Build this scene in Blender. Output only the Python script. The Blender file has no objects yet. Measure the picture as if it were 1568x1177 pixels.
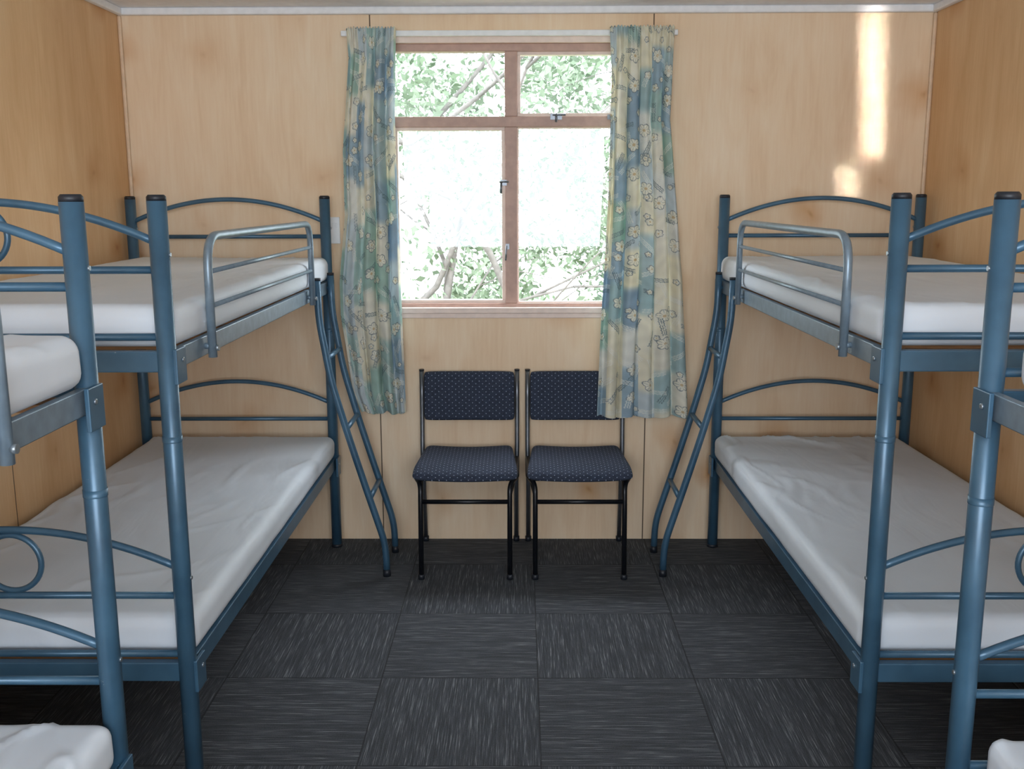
import bpy, math, random
import numpy as np
from mathutils import Vector, Matrix, noise
random.seed(4); rng=np.random.default_rng(7)
S=bpy.context.scene
try:
    S.view_settings.view_transform='Standard'
    S.view_settings.look='None'
except Exception as e: print(e)
def lin(c):
    return tuple(((v/255)/12.92 if v/255<=.04045 else ((v/255+.055)/1.055)**2.4) for v in c)+(1,)

# ------------------------------------------------------------ materials
class N:
    def __init__(s,name):
        s.m=bpy.data.materials.new(name); s.m.use_nodes=True; s.nt=s.m.node_tree
        s.b=s.nt.nodes['Principled BSDF']; s.out=s.nt.nodes['Material Output']
    def n(s,t,**k):
        x=s.nt.nodes.new(t)
        for a,v in k.items(): setattr(x,a,v)
        return x
    def l(s,a,b): s.nt.links.new(a,b)
    def math(s,op,a,b=None,c=None,clamp=False):
        x=s.n('ShaderNodeMath',operation=op); x.use_clamp=clamp
        for i,v in enumerate((a,b,c)):
            if v is None: continue
            if hasattr(v,'links'): s.l(v,x.inputs[i])
            else: x.inputs[i].default_value=v
        return x.outputs[0]
    def coord(s,scale=(1,1,1),kind='Object'):
        t=s.n('ShaderNodeTexCoord'); m=s.n('ShaderNodeMapping'); m.inputs['Scale'].default_value=scale
        s.l(t.outputs[kind],m.inputs[0]); return m.outputs[0]
    def noise(s,vec,scale,detail=3,rough=.5,dist=0):
        x=s.n('ShaderNodeTexNoise'); s.l(vec,x.inputs['Vector'])
        x.inputs['Scale'].default_value=scale; x.inputs['Detail'].default_value=detail
        x.inputs['Roughness'].default_value=rough; x.inputs['Distortion'].default_value=dist
        return x.outputs['Fac']
    def ramp(s,f,stops):
        r=s.n('ShaderNodeValToRGB'); s.l(f,r.inputs[0]); e=r.color_ramp.elements
        while len(e)<len(stops): e.new(.5)
        for i,(p,c) in enumerate(stops): e[i].position=p; e[i].color=c if len(c)==4 else c+(1,)
        return r.outputs[0]
    def mix(s,f,a,b,mode='MIX'):
        x=s.n('ShaderNodeMix',data_type='RGBA',blend_type=mode)
        ins=[x.inputs[0],x.inputs[6],x.inputs[7]]
        for sock,v in zip(ins,(f,a,b)):
            if hasattr(v,'links'): s.l(v,sock)
            else: sock.default_value=v
        return x.outputs[2]
    def col(s,c):
        if hasattr(c,'links'): s.l(c,s.b.inputs['Base Color'])
        else: s.b.inputs['Base Color'].default_value=c
    def bump(s,h,strength=.2,dist=.01):
        x=s.n('ShaderNodeBump'); x.inputs['Strength'].default_value=strength; x.inputs['Distance'].default_value=dist
        s.l(h,x.inputs['Height']); s.l(x.outputs[0],s.b.inputs['Normal'])
    def set(s,**k):
        for a,v in k.items():
            s.b.inputs[a.replace('_',' ')].default_value=v

def plain(name,c,rough=.5,metal=0,var=.06,nscale=30,**k):
    m=N(name); v=m.coord(); f=m.noise(v,nscale,3)
    d=tuple(x*(1-var*2) for x in c[:3])+(1,); u=tuple(min(1,x*(1+var)) for x in c[:3])+(1,)
    m.col(m.ramp(f,[(.3,d),(.7,u)])); m.set(Roughness=rough,Metallic=metal,**k)
    return m.m

def ply(name,c_lo,c_mid,c_hi,axis='x',seams=(),kc=(212,160,108),kseed=0.0):
    m=N(name)
    t=m.n('ShaderNodeTexCoord'); sp=m.n('ShaderNodeSeparateXYZ'); m.l(t.outputs['Object'],sp.inputs[0])
    ax=sp.outputs[0 if axis=='x' else 1]; az=sp.outputs[2]
    cb=m.n('ShaderNodeCombineXYZ'); m.l(m.math('ADD',ax,kseed),cb.inputs[0]); m.l(az,cb.inputs[1]); P2=cb.outputs[0]
    def mp(sx,sy):
        q=m.n('ShaderNodeMapping'); q.inputs['Scale'].default_value=(sx,sy,1); m.l(P2,q.inputs[0]); return q.outputs[0]
    g=m.noise(mp(5,.9),2.0,5,.55,1.2)
    big=m.noise(mp(1,.8),1.6,2,.5)
    fine=m.noise(mp(60,3),1.5,4,.6)
    f=m.math('ADD',m.math('MULTIPLY',g,.36),m.math('ADD',m.math('MULTIPLY',big,.44),m.math('MULTIPLY',fine,.20)))
    c=m.ramp(f,[(.34,c_lo),(.5,c_mid),(.66,c_hi)])
    dn=m.n('ShaderNodeTexNoise'); m.l(P2,dn.inputs['Vector']); dn.inputs['Scale'].default_value=6
    mv=m.n('ShaderNodeVectorMath',operation='MULTIPLY_ADD'); m.l(dn.outputs['Color'],mv.inputs[0]); mv.inputs[1].default_value=(.16,.10,0); m.l(P2,mv.inputs[2])
    vo=m.n('ShaderNodeTexVoronoi',voronoi_dimensions='2D'); m.l(mv.outputs[0],vo.inputs['Vector']); vo.inputs['Scale'].default_value=2.1
    k=m.math('SUBTRACT',1,m.math('MULTIPLY',vo.outputs['Distance'],4.4),clamp=True)
    sepc=m.n('ShaderNodeSeparateColor'); m.l(vo.outputs['Color'],sepc.inputs[0])
    k=m.math('MULTIPLY',m.math('MULTIPLY',m.math('POWER',k,1.2),sepc.outputs[0]),1.0)
    c=m.mix(k,c,lin(kc))
    k2=m.math('SUBTRACT',1,m.math('MULTIPLY',vo.outputs['Distance'],26.0),clamp=True)
    c=m.mix(m.math('MULTIPLY',m.math('MULTIPLY',k2,sepc.outputs[0]),.4),c,lin((165,110,75)))
    if seams:
        tot=None
        for s_ in seams:
            q=m.math('LESS_THAN',m.math('ABSOLUTE',m.math('SUBTRACT',ax,s_)),.0026)
            tot=q if tot is None else m.math('MAXIMUM',tot,q)
        c=m.mix(m.math('MULTIPLY',tot,.9),c,lin((70,48,34)))
    m.col(c); m.set(Roughness=.6); m.b.inputs['Specular IOR Level'].default_value=.25
    return m.m

M={}
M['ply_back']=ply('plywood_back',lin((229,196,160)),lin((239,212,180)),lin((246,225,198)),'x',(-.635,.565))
M['ply_side_shaded']=ply('plywood_side_shaded',lin((217,173,126)),lin((229,189,144)),lin((238,205,164)),'y',(0.8,2.0,3.2),(198,142,92),3.3)  # same plywood as the back wall, shade of the side walls put into its colour
M['cream']=plain('wood_trim',lin((226,196,165)),.5)
M['white']=plain('white_paint',lin((242,243,245)),.5,var=.03)
M['ceil']=plain('ceiling_paint',lin((243,244,246)),.8,var=.03)
M['winwood']=plain('window_wood',lin((192,158,144)),.5,var=.06)
M['winwood2']=plain('window_wood_light',lin((238,218,206)),.5,var=.04)
m=N('blue_powder_coat'); v=m.coord(); f=m.noise(v,9,4); ch=m.noise(v,55,4,.65)
c=m.ramp(f,[(.3,lin((60,95,120))),(.7,lin((76,115,142)))])
c=m.mix(m.math('MULTIPLY',m.math('GREATER_THAN',ch,.745),.7),c,lin((170,185,195)))
m.col(c); m.set(Roughness=.38,Metallic=.25); m.b.inputs['Coat Weight'].default_value=.3; m.b.inputs['Coat Roughness'].default_value=.25
m.bump(m.noise(v,160,2),.05,.001); M['blue']=m.m
M['grey']=plain('grey_blue_paint',lin((136,155,170)),.36,metal=.35,var=.08)
M['dark']=plain('black_plastic',lin((34,38,46)),.45)
M['black']=plain('black_tube',lin((26,28,33)),.3,metal=.3)
M['steel']=plain('dull_steel',lin((120,124,130)),.35,metal=.8)
M['bolt']=plain('bolt_metal',lin((150,160,168)),.35,metal=.7)
M['slat']=plain('slat_wood',lin((190,140,95)),.6)
m=N('white_sheet'); v=m.coord(); 
m.col(m.ramp(m.noise(v,3,3),[(.3,lin((228,237,247))),(.7,lin((235,243,252)))])); m.set(Roughness=.6)
v2=m.coord((1.6,.5,1)); w=m.noise(v2,3.5,3,.5,1.0); m.bump(w,.2,.03); M['sheet']=m.m
m=N('navy_dotted_fabric'); t=m.n('ShaderNodeTexCoord'); sp=m.n('ShaderNodeSeparateXYZ'); m.l(t.outputs['Object'],sp.inputs[0])
a=.030; b_=.026
xx=m.math('DIVIDE',sp.outputs[0],a); yy=m.math('DIVIDE',m.math('ADD',sp.outputs[1],sp.outputs[2]),b_)
def dots(ox,oy):
    fx=m.math('SUBTRACT',m.math('FRACT',m.math('ADD',xx,ox)),.5); fy=m.math('SUBTRACT',m.math('FRACT',m.math('ADD',yy,oy)),.5)
    fx=m.math('MULTIPLY',fx,a); fy=m.math('MULTIPLY',fy,b_)
    d=m.math('SQRT',m.math('ADD',m.math('MULTIPLY',fx,fx),m.math('MULTIPLY',fy,fy)))
    return m.math('LESS_THAN',d,.0022)
dd=m.math('MAXIMUM',dots(20.0,20.0),dots(20.5,20.5))
base=m.ramp(m.noise(m.coord(),120,2),[(.3,lin((38,46,62))),(.7,lin((52,61,80)))])
m.col(m.mix(dd,base,lin((150,158,178)))); m.set(Roughness=.9); m.bump(m.noise(m.coord(),400,2),.3,.002); M['fabric']=m.m
# carpet
m=N('carpet_tiles'); t=m.n('ShaderNodeTexCoord'); sp=m.n('ShaderNodeSeparateXYZ'); m.l(t.outputs['Object'],sp.inputs[0])
T=.515
tx=m.math('DIVIDE',m.math('SUBTRACT',sp.outputs[0],.057),T); ty=m.math('DIVIDE',m.math('SUBTRACT',sp.outputs[1],4.07),T)
ix=m.math('FLOOR',tx); iy=m.math('FLOOR',ty)
par=m.math('FLOORED_MODULO',m.math('ADD',ix,iy),2.0)
rnd=m.n('ShaderNodeTexWhiteNoise',noise_dimensions='2D'); cb=m.n('ShaderNodeCombineXYZ'); m.l(ix,cb.inputs[0]); m.l(iy,cb.inputs[1]); m.l(cb.outputs[0],rnd.inputs['Vector'])
def streak(scale):
    off=m.n('ShaderNodeVectorMath',operation='MULTIPLY_ADD'); m.l(rnd.outputs['Color'],off.inputs[0]); off.inputs[1].default_value=(37,53,11); m.l(m.coord(scale),off.inputs[2])
    return m.noise(off.outputs[0],1.0,2,.7)
A1=streak((360,8,1)); A2=streak((8,360,1))
st=m.mix(par,A1,A2)
cbase=m.ramp(st,[(.38,lin((46,49,54))),(.52,lin((65,68,74))),(.61,lin((88,92,98))),(.70,lin((150,153,157)))])
fuzz=m.noise(m.coord(),260,2)
cbase=m.mix(.22,cbase,m.ramp(fuzz,[(.3,(0.018,.019,.022,1)),(.75,(.16,.165,.175,1))]))
fx=m.math('ABSOLUTE',m.math('SUBTRACT',m.math('FRACT',tx),.5)); fy=m.math('ABSOLUTE',m.math('SUBTRACT',m.math('FRACT',ty),.5))
seam=m.math('GREATER_THAN',m.math('MAXIMUM',fx,fy),.4955)
cbase=m.mix(m.math('MULTIPLY',seam,.7),cbase,(.012,.012,.014,1))
m.col(cbase); m.set(Roughness=.95); m.bump(st,.3,.003); M['carpet']=m.m
# curtain
m=N('curtain_print'); at=m.n('ShaderNodeAttribute',attribute_name='print'); 
weave=m.noise(m.coord(),500,2)
cc=m.mix(.10,at.outputs['Color'],m.ramp(weave,[(.3,(.5,.54,.56,1)),(.7,(.95,.95,.93,1))]))
m.col(cc); m.set(Roughness=.85)
tr=m.n('ShaderNodeBsdfTranslucent'); m.l(cc,tr.inputs[0]); ms=m.n('ShaderNodeMixShader'); ms.inputs[0].default_value=.3
m.l(m.b.outputs[0],ms.inputs[1]); m.l(tr.outputs[0],ms.inputs[2]); m.l(ms.outputs[0],m.out.inputs[0]); M['curtain']=m.m
# glass
m=N('window_glass'); tp=m.n('ShaderNodeBsdfTransparent'); gl=m.n('ShaderNodeBsdfGlossy'); gl.inputs['Roughness'].default_value=.02
ms=m.n('ShaderNodeMixShader'); ms.inputs[0].default_value=.04; m.l(tp.outputs[0],ms.inputs[1]); m.l(gl.outputs[0],ms.inputs[2]); m.l(ms.outputs[0],m.out.inputs[0]); M['glass']=m.m
# leaves
m=N('leaves'); g=m.n('ShaderNodeNewGeometry')
cc=m.ramp(g.outputs['Random Per Island'],[(0,lin((70,86,64))),(.35,lin((100,116,92))),(.75,lin((132,146,124))),(1,lin((164,174,156)))])
m.col(cc); m.set(Roughness=.6); tr=m.n('ShaderNodeBsdfTranslucent'); m.l(cc,tr.inputs[0]); ms=m.n('ShaderNodeMixShader'); ms.inputs[0].default_value=.4
m.l(m.b.outputs[0],ms.inputs[1]); m.l(tr.outputs[0],ms.inputs[2]); m.l(ms.outputs[0],m.out.inputs[0]); M['leaf']=m.m
M['bark']=plain('bark',lin((92,88,84)),.9,var=.15)
M['grass']=plain('grass',lin((90,112,66)),.9,var=.2,nscale=8)

# ------------------------------------------------------------ mesh builder
def fillet(pts,r,seg=6):
    pts=[Vector(p) for p in pts]; out=[pts[0]]
    for i in range(1,len(pts)-1):
        a,b,c=pts[i-1],pts[i],pts[i+1]
        d1=(a-b); d2=(c-b); rr=min(r,d1.length*.49,d2.length*.49)
        p1=b+d1.normalized()*rr; p2=b+d2.normalized()*rr
        for k in range(seg+1):
            t=k/seg; out.append(p1*(1-t)**2+b*2*t*(1-t)+p2*t*t)
    out.append(pts[-1]); return out
class B:
    def __init__(s): s.v=[];s.f=[];s.mi=[];s.sm=[]
    def box(s,x0,x1,y0,y1,z0,z1,m=0):
        if x0>x1:x0,x1=x1,x0
        k=len(s.v); s.v+=[(x0,y0,z0),(x1,y0,z0),(x1,y1,z0),(x0,y1,z0),(x0,y0,z1),(x1,y0,z1),(x1,y1,z1),(x0,y1,z1)]
        for q in ((0,3,2,1),(4,5,6,7),(0,1,5,4),(1,2,6,5),(2,3,7,6),(3,0,4,7)):
            s.f.append([k+i for i in q]); s.mi.append(m); s.sm.append(False)
    def tube(s,pts,r,m=0,n=14,closed=False,sq=1.0,up=None):
        pts=[Vector(p) for p in pts]
        q=[pts[0]]
        for p in pts[1:]:
            if (p-q[-1]).length>1e-5:q.append(p)
        pts=q; L=len(pts); k=len(s.v)
        T=[]
        for i in range(L):
            if closed: t=pts[(i+1)%L]-pts[i-1]
            else: t=pts[min(i+1,L-1)]-pts[max(i-1,0)]
            T.append(t.normalized())
        a=Vector((0,0,1)) if abs(T[0].z)<.9 else Vector((1,0,0))
        nrm=(a-T[0]*a.dot(T[0])).normalized()
        rr=r if hasattr(r,'__len__') else [r]*L
        for i in range(L):
            nrm=(nrm-T[i]*nrm.dot(T[i])).normalized(); bn=T[i].cross(nrm)
            for j in range(n):
                an=2*math.pi*j/n; p=pts[i]+(nrm*math.cos(an)+bn*math.sin(an)*sq)*rr[i]; s.v.append(tuple(p))
        for i in range(L if closed else L-1):
            i2=(i+1)%L
            for j in range(n):
                s.f.append([k+i*n+j,k+i*n+(j+1)%n,k+i2*n+(j+1)%n,k+i2*n+j]); s.mi.append(m); s.sm.append(True)
        if not closed:
            s.f.append([k+j for j in range(n)][::-1]); s.mi.append(m); s.sm.append(False)
            s.f.append([k+(L-1)*n+j for j in range(n)]); s.mi.append(m); s.sm.append(False)
    def grid(s,P,m=0,smooth=True):
        h=len(P); w=len(P[0]); k=len(s.v)
        for r_ in P: s.v+= [tuple(p) for p in r_]
        for i in range(h-1):
            for j in range(w-1):
                s.f.append([k+i*w+j,k+i*w+j+1,k+(i+1)*w+j+1,k+(i+1)*w+j]); s.mi.append(m); s.sm.append(smooth)
    def build(s,name,mats,parent=None,bevel=0):
        o_=parent.location if parent else Vector((0,0,0))
        me=bpy.data.meshes.new(name); me.from_pydata([(a-o_.x,b-o_.y,c-o_.z) for a,b,c in s.v],[],s.f)
        for mm in mats: me.materials.append(M[mm])
        me.polygons.foreach_set('material_index',s.mi); me.polygons.foreach_set('use_smooth',s.sm); me.update()
        ob=bpy.data.objects.new(name,me); S.collection.objects.link(ob)
        if parent: ob.parent=parent
        if bevel:
            b=ob.modifiers.new('bevel','BEVEL'); b.width=bevel; b.segments=2; b.limit_method='ANGLE'; b.angle_limit=math.radians(50)
        return ob
def empty(name,loc):
    e=bpy.data.objects.new(name,None); e.location=loc; e.empty_display_size=.1; S.collection.objects.link(e); return e

# ------------------------------------------------------------ room
XL,XR,YB,YF,ZC=-1.70,1.75,4.40,-1.70,2.345
WX0,WX1,WZ0,WZ1=-.58,.50,1.075,2.20
b=B(); th=.11
b.box(XL-th,WX0,YB,YB+th,0,ZC); b.box(WX1,XR+th,YB,YB+th,0,ZC); b.box(WX0,WX1,YB,YB+th,0,WZ0); b.box(WX0,WX1,YB,YB+th,WZ1,ZC)
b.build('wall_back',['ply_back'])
b=B(); b.box(XL-th,XL,YF,YB,0,ZC); b.build('wall_left',['ply_side_shaded'])
b=B(); b.box(XR,XR+th,YF,YB,0,ZC); b.build('wall_right',['ply_side_shaded'])
b=B(); b.box(XL-th,XR+th,YF-th,YF,0,ZC); b.build('wall_front',['ply_back'])
b=B(); b.box(XL-th,XR+th,YF-th,YB+th,-.1,0); b.build('floor',['carpet'])
b=B(); b.box(XL-th,XR+th,YF-th,YB+th,ZC,ZC+.12); b.build('ceiling',['ceil'])
b=B(); b.box(XL,XR,YB-.028,YB,ZC-.03,ZC); b.build('trim_1',['white'],bevel=.006)
b=B(); b.box(XL,XL+.028,YF,YB-.028,ZC-.03,ZC); b.build('trim_2',['white'],bevel=.006)
b=B(); b.box(XR-.028,XR,YF,YB-.028,ZC-.03,ZC); b.build('trim_3',['white'],bevel=.006)
b=B(); b.box(XL,XL+.016,YB-.016,YB,0,ZC-.03); b.build('trim_4',['cream'],bevel=.006)
b=B(); b.box(XR-.016,XR,YB-.016,YB,0,ZC-.03); b.build('trim_5',['cream'],bevel=.006)

# window
W=empty('window_1',(-.04,YB,1.6))
y0,y1=YB+.01,YB+.075
b=B(); b.box(WX0+.035,WX1-.035,y0,y1,WZ1-.032,WZ1); b.box(WX0,WX0+.035,y0,y1,WZ0,WZ1); b.box(WX1-.035,WX1,y0,y1,WZ0,WZ1); b.box(WX0+.035,WX1-.035,y0,y1,WZ0,WZ0+.02)
b.box(-.066,-.012,y0,y1,WZ0+.02,1.856); b.box(-.066,-.012,y0,y1,1.900,WZ1-.032); b.box(WX0+.035,WX1-.035,y0,y1,1.856,1.900)
b.build('frame',['winwood'],W,.003)
b=B()
def sash(x0,x1,z0,z1,w,ya,yb):
    b.box(x0,x1,ya,yb,z0,z0+w); b.box(x0,x1,ya,yb,z1-w,z1); b.box(x0,x0+w,ya,yb,z0+w,z1-w); b.box(x1-w,x1,ya,yb,z0+w,z1-w)
sash(WX0+.035,-.066,WZ0+.02,1.856,.014,y0+.012,y1-.01)
sash(-.012,WX1-.035,1.900,WZ1-.032,.014,y0+.012,y1-.01)
sash(-.012,WX1-.035,WZ0+.02,1.856,.006,y0+.02,y1-.02)
b.build('sash',['winwood2'],W,.002)
b=B(); b.box(WX0,WX1,YB+.045,YB+.048,WZ0+.02,WZ1-.03); b.build('glass',['glass'],W)
b=B(); b.box(WX0-.03,WX1+.03,YB-.022,YB+.012,WZ0-.022,WZ0+.003); b.box(WX0-.02,WX1+.02,YB-.008,YB,WZ0-.045,WZ0-.022); b.build('sill',['winwood2'],W,.003)
b=B(); b.box(WX0-.03,WX1+.03,YB-.012,YB,WZ1,WZ1+.035); b.build('head_trim',['winwood2'],W,.003)
b=B()
x,z=-.068,1.62
b.box(x-.018,x+.01,y0-.012,y0,z-.012,z+.012); b.tube([(x-.015,y0-.016,z),(x-.015,y0-.02,z-.045)],.005); b.tube([(x-.022,y0-.014,z+.004),(x+.018,y0-.014,z+.004)],.004)
x,z=-.056,1.345
b.box(x-.008,x+.008,y0-.008,y0,z-.012,z+.012); b.tube([(x-.004,y0-.012,z+.004),(x-.008,y0-.014,z-.06)],.004)
b.box(.13,.18,y0-.01,y0,1.885,1.91); b.tube([(.155,y0-.014,1.91),(.155,y0-.018,1.875)],.005); b.tube([(.14,y0-.014,1.905),(.195,y0-.014,1.905)],.004)
b.box(.375,.40,y0-.01,y0,1.885,1.905)
b.build('latches',['steel'],W)
R=empty('curtain_rail',(-.04,YB-.05,2.24))
b=B(); b.box(-.75,.66,YB-.055,YB-.035,2.222,2.244)
for x in (-.70,-.04,.62): b.box(x-.012,x+.012,YB-.037,YB-.0005,2.226,2.24)
b.build('track',['white'],R,.003)

# ------------------------------------------------------------ curtains
def srgb2lin(a): return np.where(a<=.04045,a/12.92,((a+.055)/1.055)**2.4)
def hsh(i,j,k): 
    x=np.sin(i*127.1+j*311.7+k*74.7)*43758.5453; return x-np.floor(x)
def paint(U,V,seed):
    pal=np.array([(152,184,202),(162,196,200),(164,202,188),(246,242,226),(204,218,224),(142,174,196),(246,241,220),(180,206,210),(238,239,232),(172,206,200),(245,238,212)],float)/255
    pal=pal*.85+np.array([244,243,236])/255*.15
    cw,chh=.078,.17
    col_i=np.floor(U/cw); off=hsh(col_i,0*col_i,seed)*chh
    row=np.floor((V+off)/chh)
    def pick(ci,ri): return pal[(hsh(ci,ri,seed+1)*len(pal)).astype(int)%len(pal)]
    fu=U/cw-col_i; fv=(V+off)/chh-row
    wob=.5+.5*np.sin(U*61+np.sin(V*37)*2)*np.sin(V*53+np.cos(U*45)*2)
    c=pick(col_i,row); cn=pick(col_i,row+1)
    t=np.clip((fv-.75)/.25,0,1)[...,None]; t=t*t*(3-2*t)
    c=c*(1-t)+cn*t
    c=c*(.95+.07*wob[...,None])
    def blend(c,mask,colr,a=1): 
        m_=(mask*a)[...,None]; return c*(1-m_)+np.array(colr)/255*m_
    for k,(mw,mh) in enumerate(((.078,.12),(.06,.10),(.05,.08))):
        ci=np.floor(U/mw+k*.37); ri=np.floor(V/mh+k*.53+.5*(ci%2))
        lx=(U/mw+k*.37-ci-.5)*mw; ly=(V/mh+k*.53+.5*(ci%2)-ri-.5)*mh
        h=hsh(ci,ri,seed+5+k); h2=hsh(ci,ri,seed+9+k)
        an=np.arctan2(ly,lx)+h2*6; rad=np.hypot(lx,ly)
        Rr=(.028 if k==0 else .017 if k==1 else .012)
        pet=Rr*(.68+.32*np.abs(np.cos(an*2.5)))
        fl=(h<(.45,.22,.18)[k])
        c=blend(c,fl&(rad<pet),(248,244,228),.92)
        c=blend(c,fl&(np.abs(rad-pet)<.0016),(84,100,112),.7)
        c=blend(c,fl&(rad<Rr*.22),(206,180,130),.8)
        c=blend(c,fl&(rad<pet)&(rad>Rr*.3)&(np.abs(np.sin(an*5))<.25),(120,136,138),.6)
        sp=(h>=(.45,.22,.18)[k])&(h<.62)
        x2=lx*np.cos(h2*3)-ly*np.sin(h2*3); y2=lx*np.sin(h2*3)+ly*np.cos(h2*3)
        L=mh*.38
        stem=(np.abs(x2)<.0013)&(np.abs(y2)<L)
        leaf=(np.abs(np.abs(x2)-(.005+.5*np.abs(((y2/.013)%1)-.5)*.010))<.0017)&(np.abs(y2)<L)
        colr=(248,247,238) if k!=1 else (94,118,126)
        c=blend(c,sp&(stem|leaf),colr,.8)
    return np.clip(c,0,1)
def curtain(name,ltab,rtab,ztop,zbot,nf,seed,yc,drift):
    H=ztop-zbot; nu,nv=260,720; Wc=.42
    s=np.linspace(0,1,nu); v=np.linspace(0,1,nv); Sg,Vg=np.meshgrid(s,v)
    Z=ztop-Vg*H
    zt=np.array([t[0] for t in ltab])[::-1]; xl=np.interp(Z,zt,np.array([t[1] for t in ltab])[::-1])
    zt=np.array([t[0] for t in rtab])[::-1]; xr=np.interp(Z,zt,np.array([t[1] for t in rtab])[::-1])
    ph=2*math.pi*nf*(Sg+.03*np.sin(Vg*5+seed)*np.sin(Sg*math.pi))
    amp=.009+.013*np.clip(Vg*6,0,1)
    amp=amp*(.8+.35*np.sin(Sg*7+seed*2+Vg*1.5))
    w=Sg*1.0+.028*np.sin(ph*1+1.2+Vg)*np.clip(Vg*8,.2,1)*np.sin(Sg*math.pi)**.5
    X=xl+(xr-xl)*w
    Y=yc-drift*Vg+amp*np.sin(ph)+.003*np.sin(ph*2.3+Vg*9)+.002*np.sin(Vg*40+Sg*30)
    hd=np.clip(1-Vg*H/.07,0,1); Y+=hd*.004*np.sin(2*math.pi*nf*4*Sg)
    Z=Z+ .006*np.sin(ph*.5+1)*Vg - .004*hd*np.cos(2*math.pi*nf*4*Sg)
    P=np.stack([X,Y,Z],-1).reshape(-1,3)
    idx=np.arange(nu*nv).reshape(nv,nu)
    F=np.stack([idx[:-1,:-1],idx[1:,:-1],idx[1:,1:],idx[:-1,1:]],-1).reshape(-1,4)
    me=bpy.data.meshes.new(name); me.from_pydata(P.tolist(),[],F.tolist())
    me.polygons.foreach_set('use_smooth',[True]*len(F)); me.materials.append(M['curtain'])
    C=srgb2lin(paint(Sg*Wc+seed,Vg*H+seed*.3,seed)); C=np.concatenate([C,np.ones(C.shape[:2]+(1,))],-1).reshape(-1)
    ca=me.color_attributes.new('print','FLOAT_COLOR','POINT'); ca.data.foreach_set('color',C.astype(np.float32))
    me.update(); o=bpy.data.objects.new(name,me); S.collection.objects.link(o)
    sm=o.modifiers.new('thick','SOLIDIFY'); sm.thickness=.0012
    return o
curtain('curtain',[(2.26,-.722),(2.13,-.715),(1.75,-.752),(1.48,-.752),(1.19,-.785),(1.05,-.785),(.7,-.742),(.6,-.70)],
        [(2.26,-.515),(1.9,-.528),(1.56,-.524),(1.2,-.52),(.6,-.508)],2.252,.615,4,1.0,YB-.082,0)
curtain('curtain',[(2.26,.372),(2.05,.383),(1.6,.376),(1.27,.363),(1.05,.352),(.6,.338)],
        [(2.26,.640),(1.88,.629),(1.56,.662),(1.2,.698),(.6,.738)],2.252,.605,5,3.0,YB-.09,.035)

# ------------------------------------------------------------ bunk beds
WD=.832
def mattress(side,xin,y0,y1,z0,z1,seed,inset=0,wr=1.0):
    nx,ny,nz=64,130,10; r=.034
    xa,xb=-.016+inset,WD-.035; cx=(xa+xb)/2; hx=(xb-xa)/2; cy=(y0+y1)/2; hy=(y1-y0)/2; cz=(z0+z1)/2; hz=(z1-z0)/2
    org=Vector((side*(xin+cx),cy,z0))
    V={};vl=[];F=[]
    def vid(i,j,k):
        key=(i,j,k)
        if key in V:return V[key]
        def e(t): return t+ .07*math.sin(2*math.pi*t)*-1
        p=Vector((-hx+2*hx*e(i/nx),-hy+2*hy*e(j/ny),-hz+2*hz*k/nz))
        q=Vector((max(-hx+r,min(hx-r,p.x)),max(-hy+r,min(hy-r,p.y)),max(-hz+r,min(hz-r,p.z))))
        d=p-q
        if d.length>r: p=q+d.normalized()*r
        n1=noise.noise(Vector((p.x*2.5+seed*3,p.y*1.6,seed)))
        wx=p.x+.08*noise.noise(Vector((p.x*3,p.y*3,seed)))
        a1=abs(noise.noise(Vector((wx*6+p.y*3.0+seed*5,p.y*1.6-p.x*1.0,seed*2.2))))
        a2=abs(noise.noise(Vector((wx*9-p.y*2.0+seed*3,p.y*1.2+p.x*1.5,seed*1.2+4))))
        rid=max(0,1-a1*9)**1.5*.006+max(0,1-a2*10)**1.5*.004
        if k>nz/2: p.z+= .004*n1+wr*rid*max(0,.45+1.2*noise.noise(Vector((p.x*2+9,p.y*1.5,seed)))) -.005*(1-abs(p.y)/hy)*(1-abs(p.x)/hx)
        edge=(i in(0,nx)) or (j in (0,ny))
        if edge and 0<k<nz:
            amt=.003*n1+.003*noise.noise(Vector((p.x*5,p.y*5,p.z*10+seed)))
            if i==0:p.x-=amt
            if i==nx:p.x+=min(0,amt)
            if j==0:p.y+=abs(amt)
            if j==ny:p.y-=abs(amt)
        V[key]=len(vl); vl.append((side*p.x,p.y,p.z+hz)); return V[key]
    def q(a,b_,c,d): F.append([a,b_,c,d] if side>0 else [d,c,b_,a])
    for i in range(nx):
        for j in range(ny):
            q(vid(i,j,nz),vid(i+1,j,nz),vid(i+1,j+1,nz),vid(i,j+1,nz)); q(vid(i,j,0),vid(i,j+1,0),vid(i+1,j+1,0),vid(i+1,j,0))
    for i in range(nx):
        for k in range(nz):
            q(vid(i,0,k),vid(i+1,0,k),vid(i+1,0,k+1),vid(i,0,k+1)); q(vid(i,ny,k),vid(i,ny,k+1),vid(i+1,ny,k+1),vid(i+1,ny,k))
    for j in range(ny):
        for k in range(nz):
            q(vid(0,j,k),vid(0,j,k+1),vid(0,j+1,k+1),vid(0,j+1,k)); q(vid(nx,j,k),vid(nx,j+1,k),vid(nx,j+1,k+1),vid(nx,j,k+1))
    me=bpy.data.meshes.new('mattress'); me.from_pydata(vl,[],F); me.polygons.foreach_set('use_smooth',[True]*len(F)); me.materials.append(M['sheet']); me.update()
    o=bpy.data.objects.new('mattress',me); o.location=org; S.collection.objects.link(o)

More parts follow.
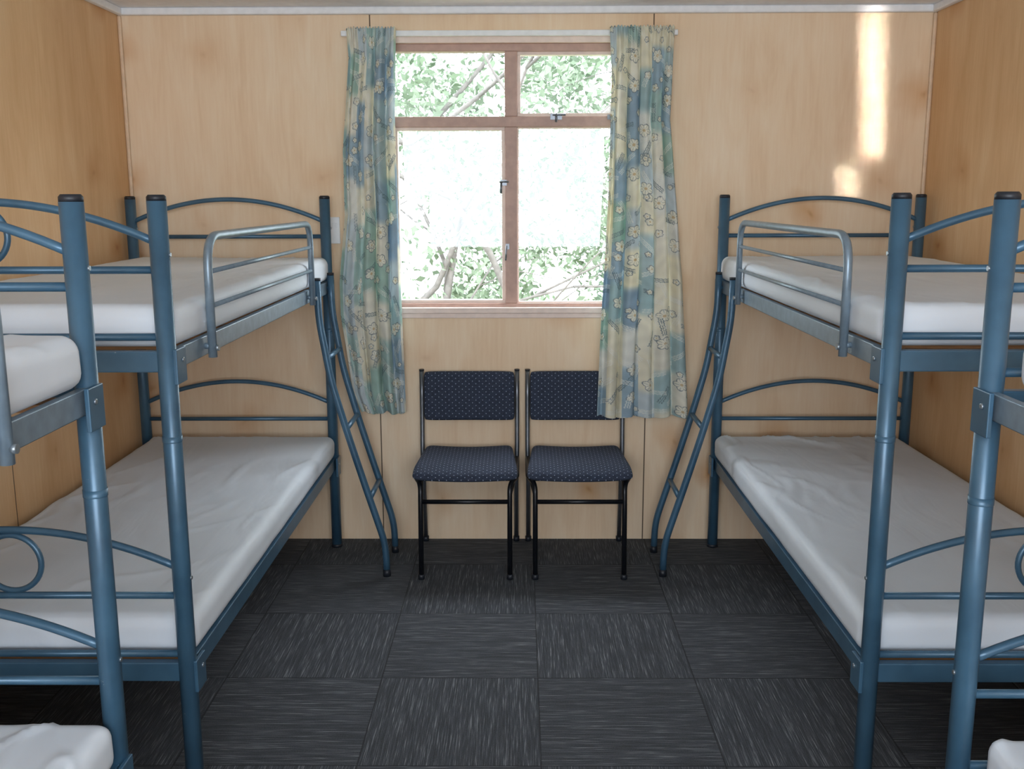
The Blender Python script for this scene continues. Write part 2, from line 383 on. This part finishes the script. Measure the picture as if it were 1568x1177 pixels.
def bed(side,xin,y0,y1,gy,ladder,circ0,circ1,inset=0):
    X=lambda u: side*(xin+u)
    E=empty('bunk_bed',(X(WD/2),(y0+y1)/2,0))
    i=0
    for u in (0,WD):
        for y in (y0,y1):
            i+=1; b=B()
            b.tube([(X(u),y,.012),(X(u),y,1.553)],.0225,0,24)
            b.tube([(X(u),y,.985),(X(u),y,.9865),(X(u),y,1.0)],[.0235,.0235,.0235],0,24)
            b.tube([(X(u),y,1.553),(X(u),y,1.562),(X(u),y,1.567)],[.0222,.0222,.018],1,24)
            b.tube([(X(u),y,0),(X(u),y,.014)],.0245,1,24)
            for z in (.40,.66,1.18,1.45): b.tube([(X(u)-.0215*side,y,z-.02),(X(u)-.0255*side,y,z-.02)],.005,2,8)
            b.build('post_%d'%i,['blue','dark','bolt'],E)
    for k,(y,circ) in enumerate(((y0,circ0),(y1,circ1))):
        for lv,(ze,zp,zb,r0,r1,zt) in enumerate(((.668,.763,.594,.37,.42,.44),(1.460,1.552,1.395,1.155,1.205,1.238))):
            b=B()
            P=[]
            for q in range(33):
                t=q/32; P.append((X(.01+t*(WD-.02)),y,ze+(zp-ze)*(1-(2*t-1)**2)))
            b.tube(P,.0095,0,12); b.tube([(X(.01),y,zb),(X(WD-.01),y,zb)],.009,0,12)
            b.tube([(X(.01),y,zt),(X(WD-.01),y,zt)],.009,0,12)
            if circ:
                zc=(zp+zb)/2; rr=(zp-zb)/2-.013
                b.tube([(X(WD/2)+rr*math.cos(a),y,zc+rr*math.sin(a)) for a in [2*math.pi*q/40 for q in range(40)]],.0075,0,10,closed=True)
            b.build('end_bars_%d'%(k*2+lv+1),['blue'],E)
            b=B(); b.box(X(.015),X(WD-.015),y-.012,y+.012,r0,r1); b.build('end_rail_%d'%(k*2+lv+1),['blue'],E,.003)
    for lv,(r0,r1) in enumerate(((.37,.42),(1.155,1.205))):
        for k,u in enumerate((0,WD)):
            b=B(); b.box(X(u-.012),X(u+.006),y0+.018,y1-.018,r0,r1)
            b.box(X(u-.012) if k==0 else X(u+.006),X(u+.03) if k==0 else X(u-.04),y0+.02,y1-.02,r0,r0+.004)
            b.build('side_rail_%d'%(lv*2+k+1),['grey' if (lv==1 and k==0) else 'blue'],E,.003)
        b=B()
        n=12
        for q in range(n):
            yy=y0+.08+(y1-y0-.16)*q/(n-1); b.box(X(.01),X(WD-.01),yy-.035,yy+.035,r0+.022,r0+.036)
        b.build('slats_%d'%(lv+1),['slat'],E)
        b=B()
        for y,sg in ((y0,1),(y1,-1)):
            b.box(X(-.0275),X(-.018),y-.012,y+.055,r0-.03,r1+.004) if sg>0 else b.box(X(-.0275),X(-.018),y-.055,y+.012,r0-.03,r1+.004)
            b.tube([(X(-.026),y+.03*sg,(r0+r1)/2),(X(-.031),y+.03*sg,(r0+r1)/2)],.006,1,10)
        b.build('brackets_%d'%(lv+1),['blue','bolt'],E,.002)
    ga,gb=gy; u=-.031; b=B()
    b.tube(fillet([(X(u),ga,1.15),(X(u),ga,1.462),(X(u),gb,1.462),(X(u),gb,1.15)],.085,8),.0115,0,14)
    for z in (1.372,1.283): b.tube([(X(u),ga,z),(X(u),gb,z)],.0065,0,10)
    for y in (ga,gb): 
        b.tube([(X(u-.008),y,1.175),(X(u-.018),y,1.175)],.008,1,10); b.tube([(X(-.01),y,1.18),(X(u),y,1.18)],.008,0,10)
    b.build('guard_rail',['grey','bolt'],E)
    if ladder:
        b=B()
        la,lb=ladder
        prof=[(-.028,1.235),(-.030,1.08),(-.07,.83),(-.13,.61),(-.195,.39),(-.272,.14),(-.275,.012)]
        for y in (la,lb):
            b.tube(fillet([(X(u_),y,z_) for u_,z_ in prof],.06,5),.0145,0,14)
            b.tube([(X(-.275),y,0),(X(-.275),y,.03)],.0165,1,14)
            b.tube([(X(-.028),y,1.235),(X(-.028),y,1.245)],.015,1,14)
            b.tube([(X(-.01),y,1.18),(X(-.03),y,1.18)],.008,0,10)
        for z in (.92,.63,.335):
            zs=[p[1] for p in prof][::-1]; us=[p[0] for p in prof][::-1]; u_=float(np.interp(z,zs,us))
            b.tube([(X(u_),la,z),(X(u_),lb,z)],.011,0,12)
        b.build('ladder',['blue','dark'],E)
    mattress(side,xin,y0+.028,y1-.028,.4215,.525,random.random()*9+1,inset,1.5)
    mattress(side,xin,y0+.028,y1-.028,1.2065,1.310,random.random()*9+1,inset,.8)
bed(-1,.835,2.31,4.30,(2.56,3.83),(3.94,4.225),True,False)
bed(-1,.835,-.11,1.87,(.25,1.50),None,False,True)
bed(1,.87,2.31,4.30,(2.56,3.83),(3.94,4.225),True,False)
bed(1,.875,-.15,1.82,(.25,1.42),None,False,True,.045)

# ------------------------------------------------------------ chairs
def rbox(b,fn,nx=32,ny=24,th=.02,m=0):
    top=[];bot=[]
    for j in range(ny+1):
        a=[];c=[]
        for i in range(nx+1):
            s=i/nx*2-1; t=j/ny*2-1
            s=math.copysign(1-(1-abs(s))**1.6,s); t=math.copysign(1-(1-abs(t))**1.6,t)
            e=(1-abs(s)**14)*(1-abs(t)**12); e=max(0,e)**.45
            k=1-.035*(abs(s)**10)*(abs(t)**10)
            p,nn=fn(s*k,t*k); p=Vector(p); nn=Vector(nn)
            a.append(p+nn*th*e); c.append(p-nn*th*.6*e)
        top.append(a); bot.append(c)
    b.grid(top,m); b.grid([r[::-1] for r in bot],m)
def chair(cx):
    E=empty('chair',(cx,4.12,0))
    hw=.212; yb=4.35
    b=B()
    def fb(s,t):
        z=.688+t*.110; y=yb-.008-.006*(s*s)+.016*(z-.58)/.22
        return (cx+s*(hw-.010),y,z),(0,-1,.08)
    rbox(b,fb,th=.015); b.build('backrest',['fabric'],E)
    b=B()
    def fs(s,t):
        y=4.115+t*.195; z=.438+.010*s*s-.018*max(0,-t-.55)**1.3*2+.006*t
        return (cx+s*(.207-.014*t),y,z),(0,0,1)
    rbox(b,fs,th=.028); b.build('seat',['fabric'],E)
    b=B()
    for sg in (-1,1):
        x=cx+sg*(hw+.001); xf=cx+sg*.184
        b.tube(fillet([(x,yb+.016,.80),(x,yb+.010,.60),(x,yb-.01,.43),(x-sg*.004,yb-.02,.33),(x-sg*.004,yb+.025,.012)],.08,6),.0105,1,14)
        b.tube(fillet([(x,yb-.02,.405),(x,4.02,.405),(xf,3.945,.40),(xf,3.93,.32),(xf,3.905,.012)],.05,6),.0105,0,14)
        b.tube([(xf,3.905,0),(xf,3.905,.022)],.014,2,12); b.tube([(x-sg*.004,yb+.025,0),(x-sg*.004,yb+.025,.022)],.014,2,12)
        b.tube([(xf,3.935,.345),(x,yb-.018,.36)],.007,0,10)
        b.tube([(x,yb+.016,.798),(x,yb+.016,.805)],.0115,2,12)
    b.tube([(cx-.184,3.932,.325),(cx+.184,3.932,.325)],.0095,0,12)
    b.tube([(cx-.205,yb-.03,.402),(cx+.205,yb-.03,.402)],.009,0,12)
    b.tube([(cx-.19,4.0,.403),(cx+.19,4.0,.403)],.009,0,12)
    for sg in (-1,1): b.tube([(cx+sg*.12,4.0,.41),(cx+sg*.12,4.3,.405)],.007,0,8)
    b.build('frame',['black','steel','dark'],E)
chair(-.228); chair(.245)

O=empty('wall_socket',(-.825,YB,1.42)); b=B()
b.box(-.862,-.79,YB-.009,YB,1.36,1.475); b.box(-.835,-.817,YB-.013,YB-.009,1.43,1.45); b.box(-.808,-.80,YB-.013,YB-.009,1.43,1.45); b.build('plate',['white'],O,.003)

# ------------------------------------------------------------ outside
b=B(); b.box(-14,14,YB+.3,22,-.62,-.6); b.build('ground_outside',['grass'])
nl=90000
pts=[]
while len(pts)<nl:
    x=random.uniform(-4.5,4.5); y=random.uniform(7.2,10.2); z=random.uniform(-.5,4.6)
    d=noise.noise(Vector((x*1.5,y*.5,z*1.5)))+.6*noise.noise(Vector((x*4,y*2,z*4)))
    if d>random.uniform(-.14,.16): pts.append((x,y,z))
pts=np.array(pts); sz=rng.uniform(.022,.052,nl)
a=rng.normal(size=(nl,3)); a/=np.linalg.norm(a,axis=1)[:,None]; c=np.cross(a,rng.normal(size=(nl,3))); c/=np.linalg.norm(c,axis=1)[:,None]
V=np.stack([pts-a*sz[:,None],pts+c*sz[:,None]*.5,pts+a*sz[:,None],pts-c*sz[:,None]*.5],1).reshape(-1,3)
b=B(); b.v=[tuple(p) for p in V.tolist()]; b.f=[[4*i,4*i+1,4*i+2,4*i+3] for i in range(nl)]; b.mi=[0]*nl; b.sm=[False]*nl
def branch(p,d,L,r,dep):
    P=[Vector(p)]; d=Vector(d).normalized()
    for i in range(6):
        d=(d+Vector((random.gauss(0,.16),random.gauss(0,.1),random.gauss(0,.12)))).normalized(); P.append(P[-1]+d*L/6)
    b.tube(P,[r*(1-.6*i/6) for i in range(7)],1,7)
    if dep>0:
        for k in range(3):
            q=P[random.randint(2,6)]; branch(q,d+Vector((random.gauss(0,.8),random.gauss(0,.4),random.gauss(0.1,.6))),L*.65,r*.5,dep-1)
for (x,y,dx) in ((-1.6,7.1,.25),(.3,7.3,-.3),(1.9,7.2,.2),(-3.3,8.2,.1),(3.4,8.6,-.1),(-.6,7.0,-.1)):
    branch((x,y,-.6),(dx,0,1),2.8,.04,3)
b.build('tree',['leaf','bark'])

# ------------------------------------------------------------ light
w=bpy.data.worlds.new('World'); S.world=w; w.use_nodes=True
bg=w.node_tree.nodes['Background']; bg.inputs[0].default_value=(.84,.92,1,1); bg.inputs[1].default_value=13
def lamp(name,kind,loc,rot,energy,color=(1,1,1),**k):
    l=bpy.data.lights.new(name,kind); l.energy=energy; l.color=color
    for a_,v_ in k.items(): setattr(l,a_,v_)
    o=bpy.data.objects.new(name,l); o.location=loc; o.rotation_euler=rot; S.collection.objects.link(o); return o
p=lamp('window_portal','AREA',(-.04,YB+.12,1.64),(math.radians(-90),0,0),1,shape='RECTANGLE',size=1.08,size_y=1.13); p.data.cycles.is_portal=True
lamp('sun','SUN',(0,0,8),(math.radians(42),0,math.radians(14)),1.0,(1,.97,.9),angle=.01)
lamp('fill_light','AREA',(.0,-1.55,1.65),(math.radians(90),0,0),112,(.80,.90,1),shape='RECTANGLE',size=2.6,size_y=1.2)  # soft fill lamp added behind the camera; that wall has no window
def glint(name,tgt,src,en,sx,sy,sprd):  # narrow area lamp added indoors to throw a light patch on the back wall
    q=(Vector(tgt)-Vector(src)).to_track_quat('-Z','Z').to_euler()
    lamp(name,'AREA',src,q,en,(1,.98,.95),shape='RECTANGLE',size=sx,size_y=sy,spread=math.radians(sprd))
glint('wall_patch_lamp',(1.50,4.4,2.03),(1.20,-1.3,1.85),.26,.09,.62,1.0)
glint('wall_patch_lamp',(1.42,4.4,1.62),(1.15,-1.3,1.62),.045,.08,.14,1.0)

# ------------------------------------------------------------ camera
cam=bpy.data.cameras.new('camera'); co=bpy.data.objects.new('camera',cam); S.collection.objects.link(co)
cam.sensor_width=36; cam.lens=34.9; cam.clip_start=.02
R_=Matrix.Rotation(math.radians(.49),4,'Z')@Matrix.Rotation(math.radians(90-10.7),4,'X')@Matrix.Rotation(math.radians(-.15),4,'Z')
co.matrix_world=Matrix.Translation((0,0,1.56))@R_
S.camera=co
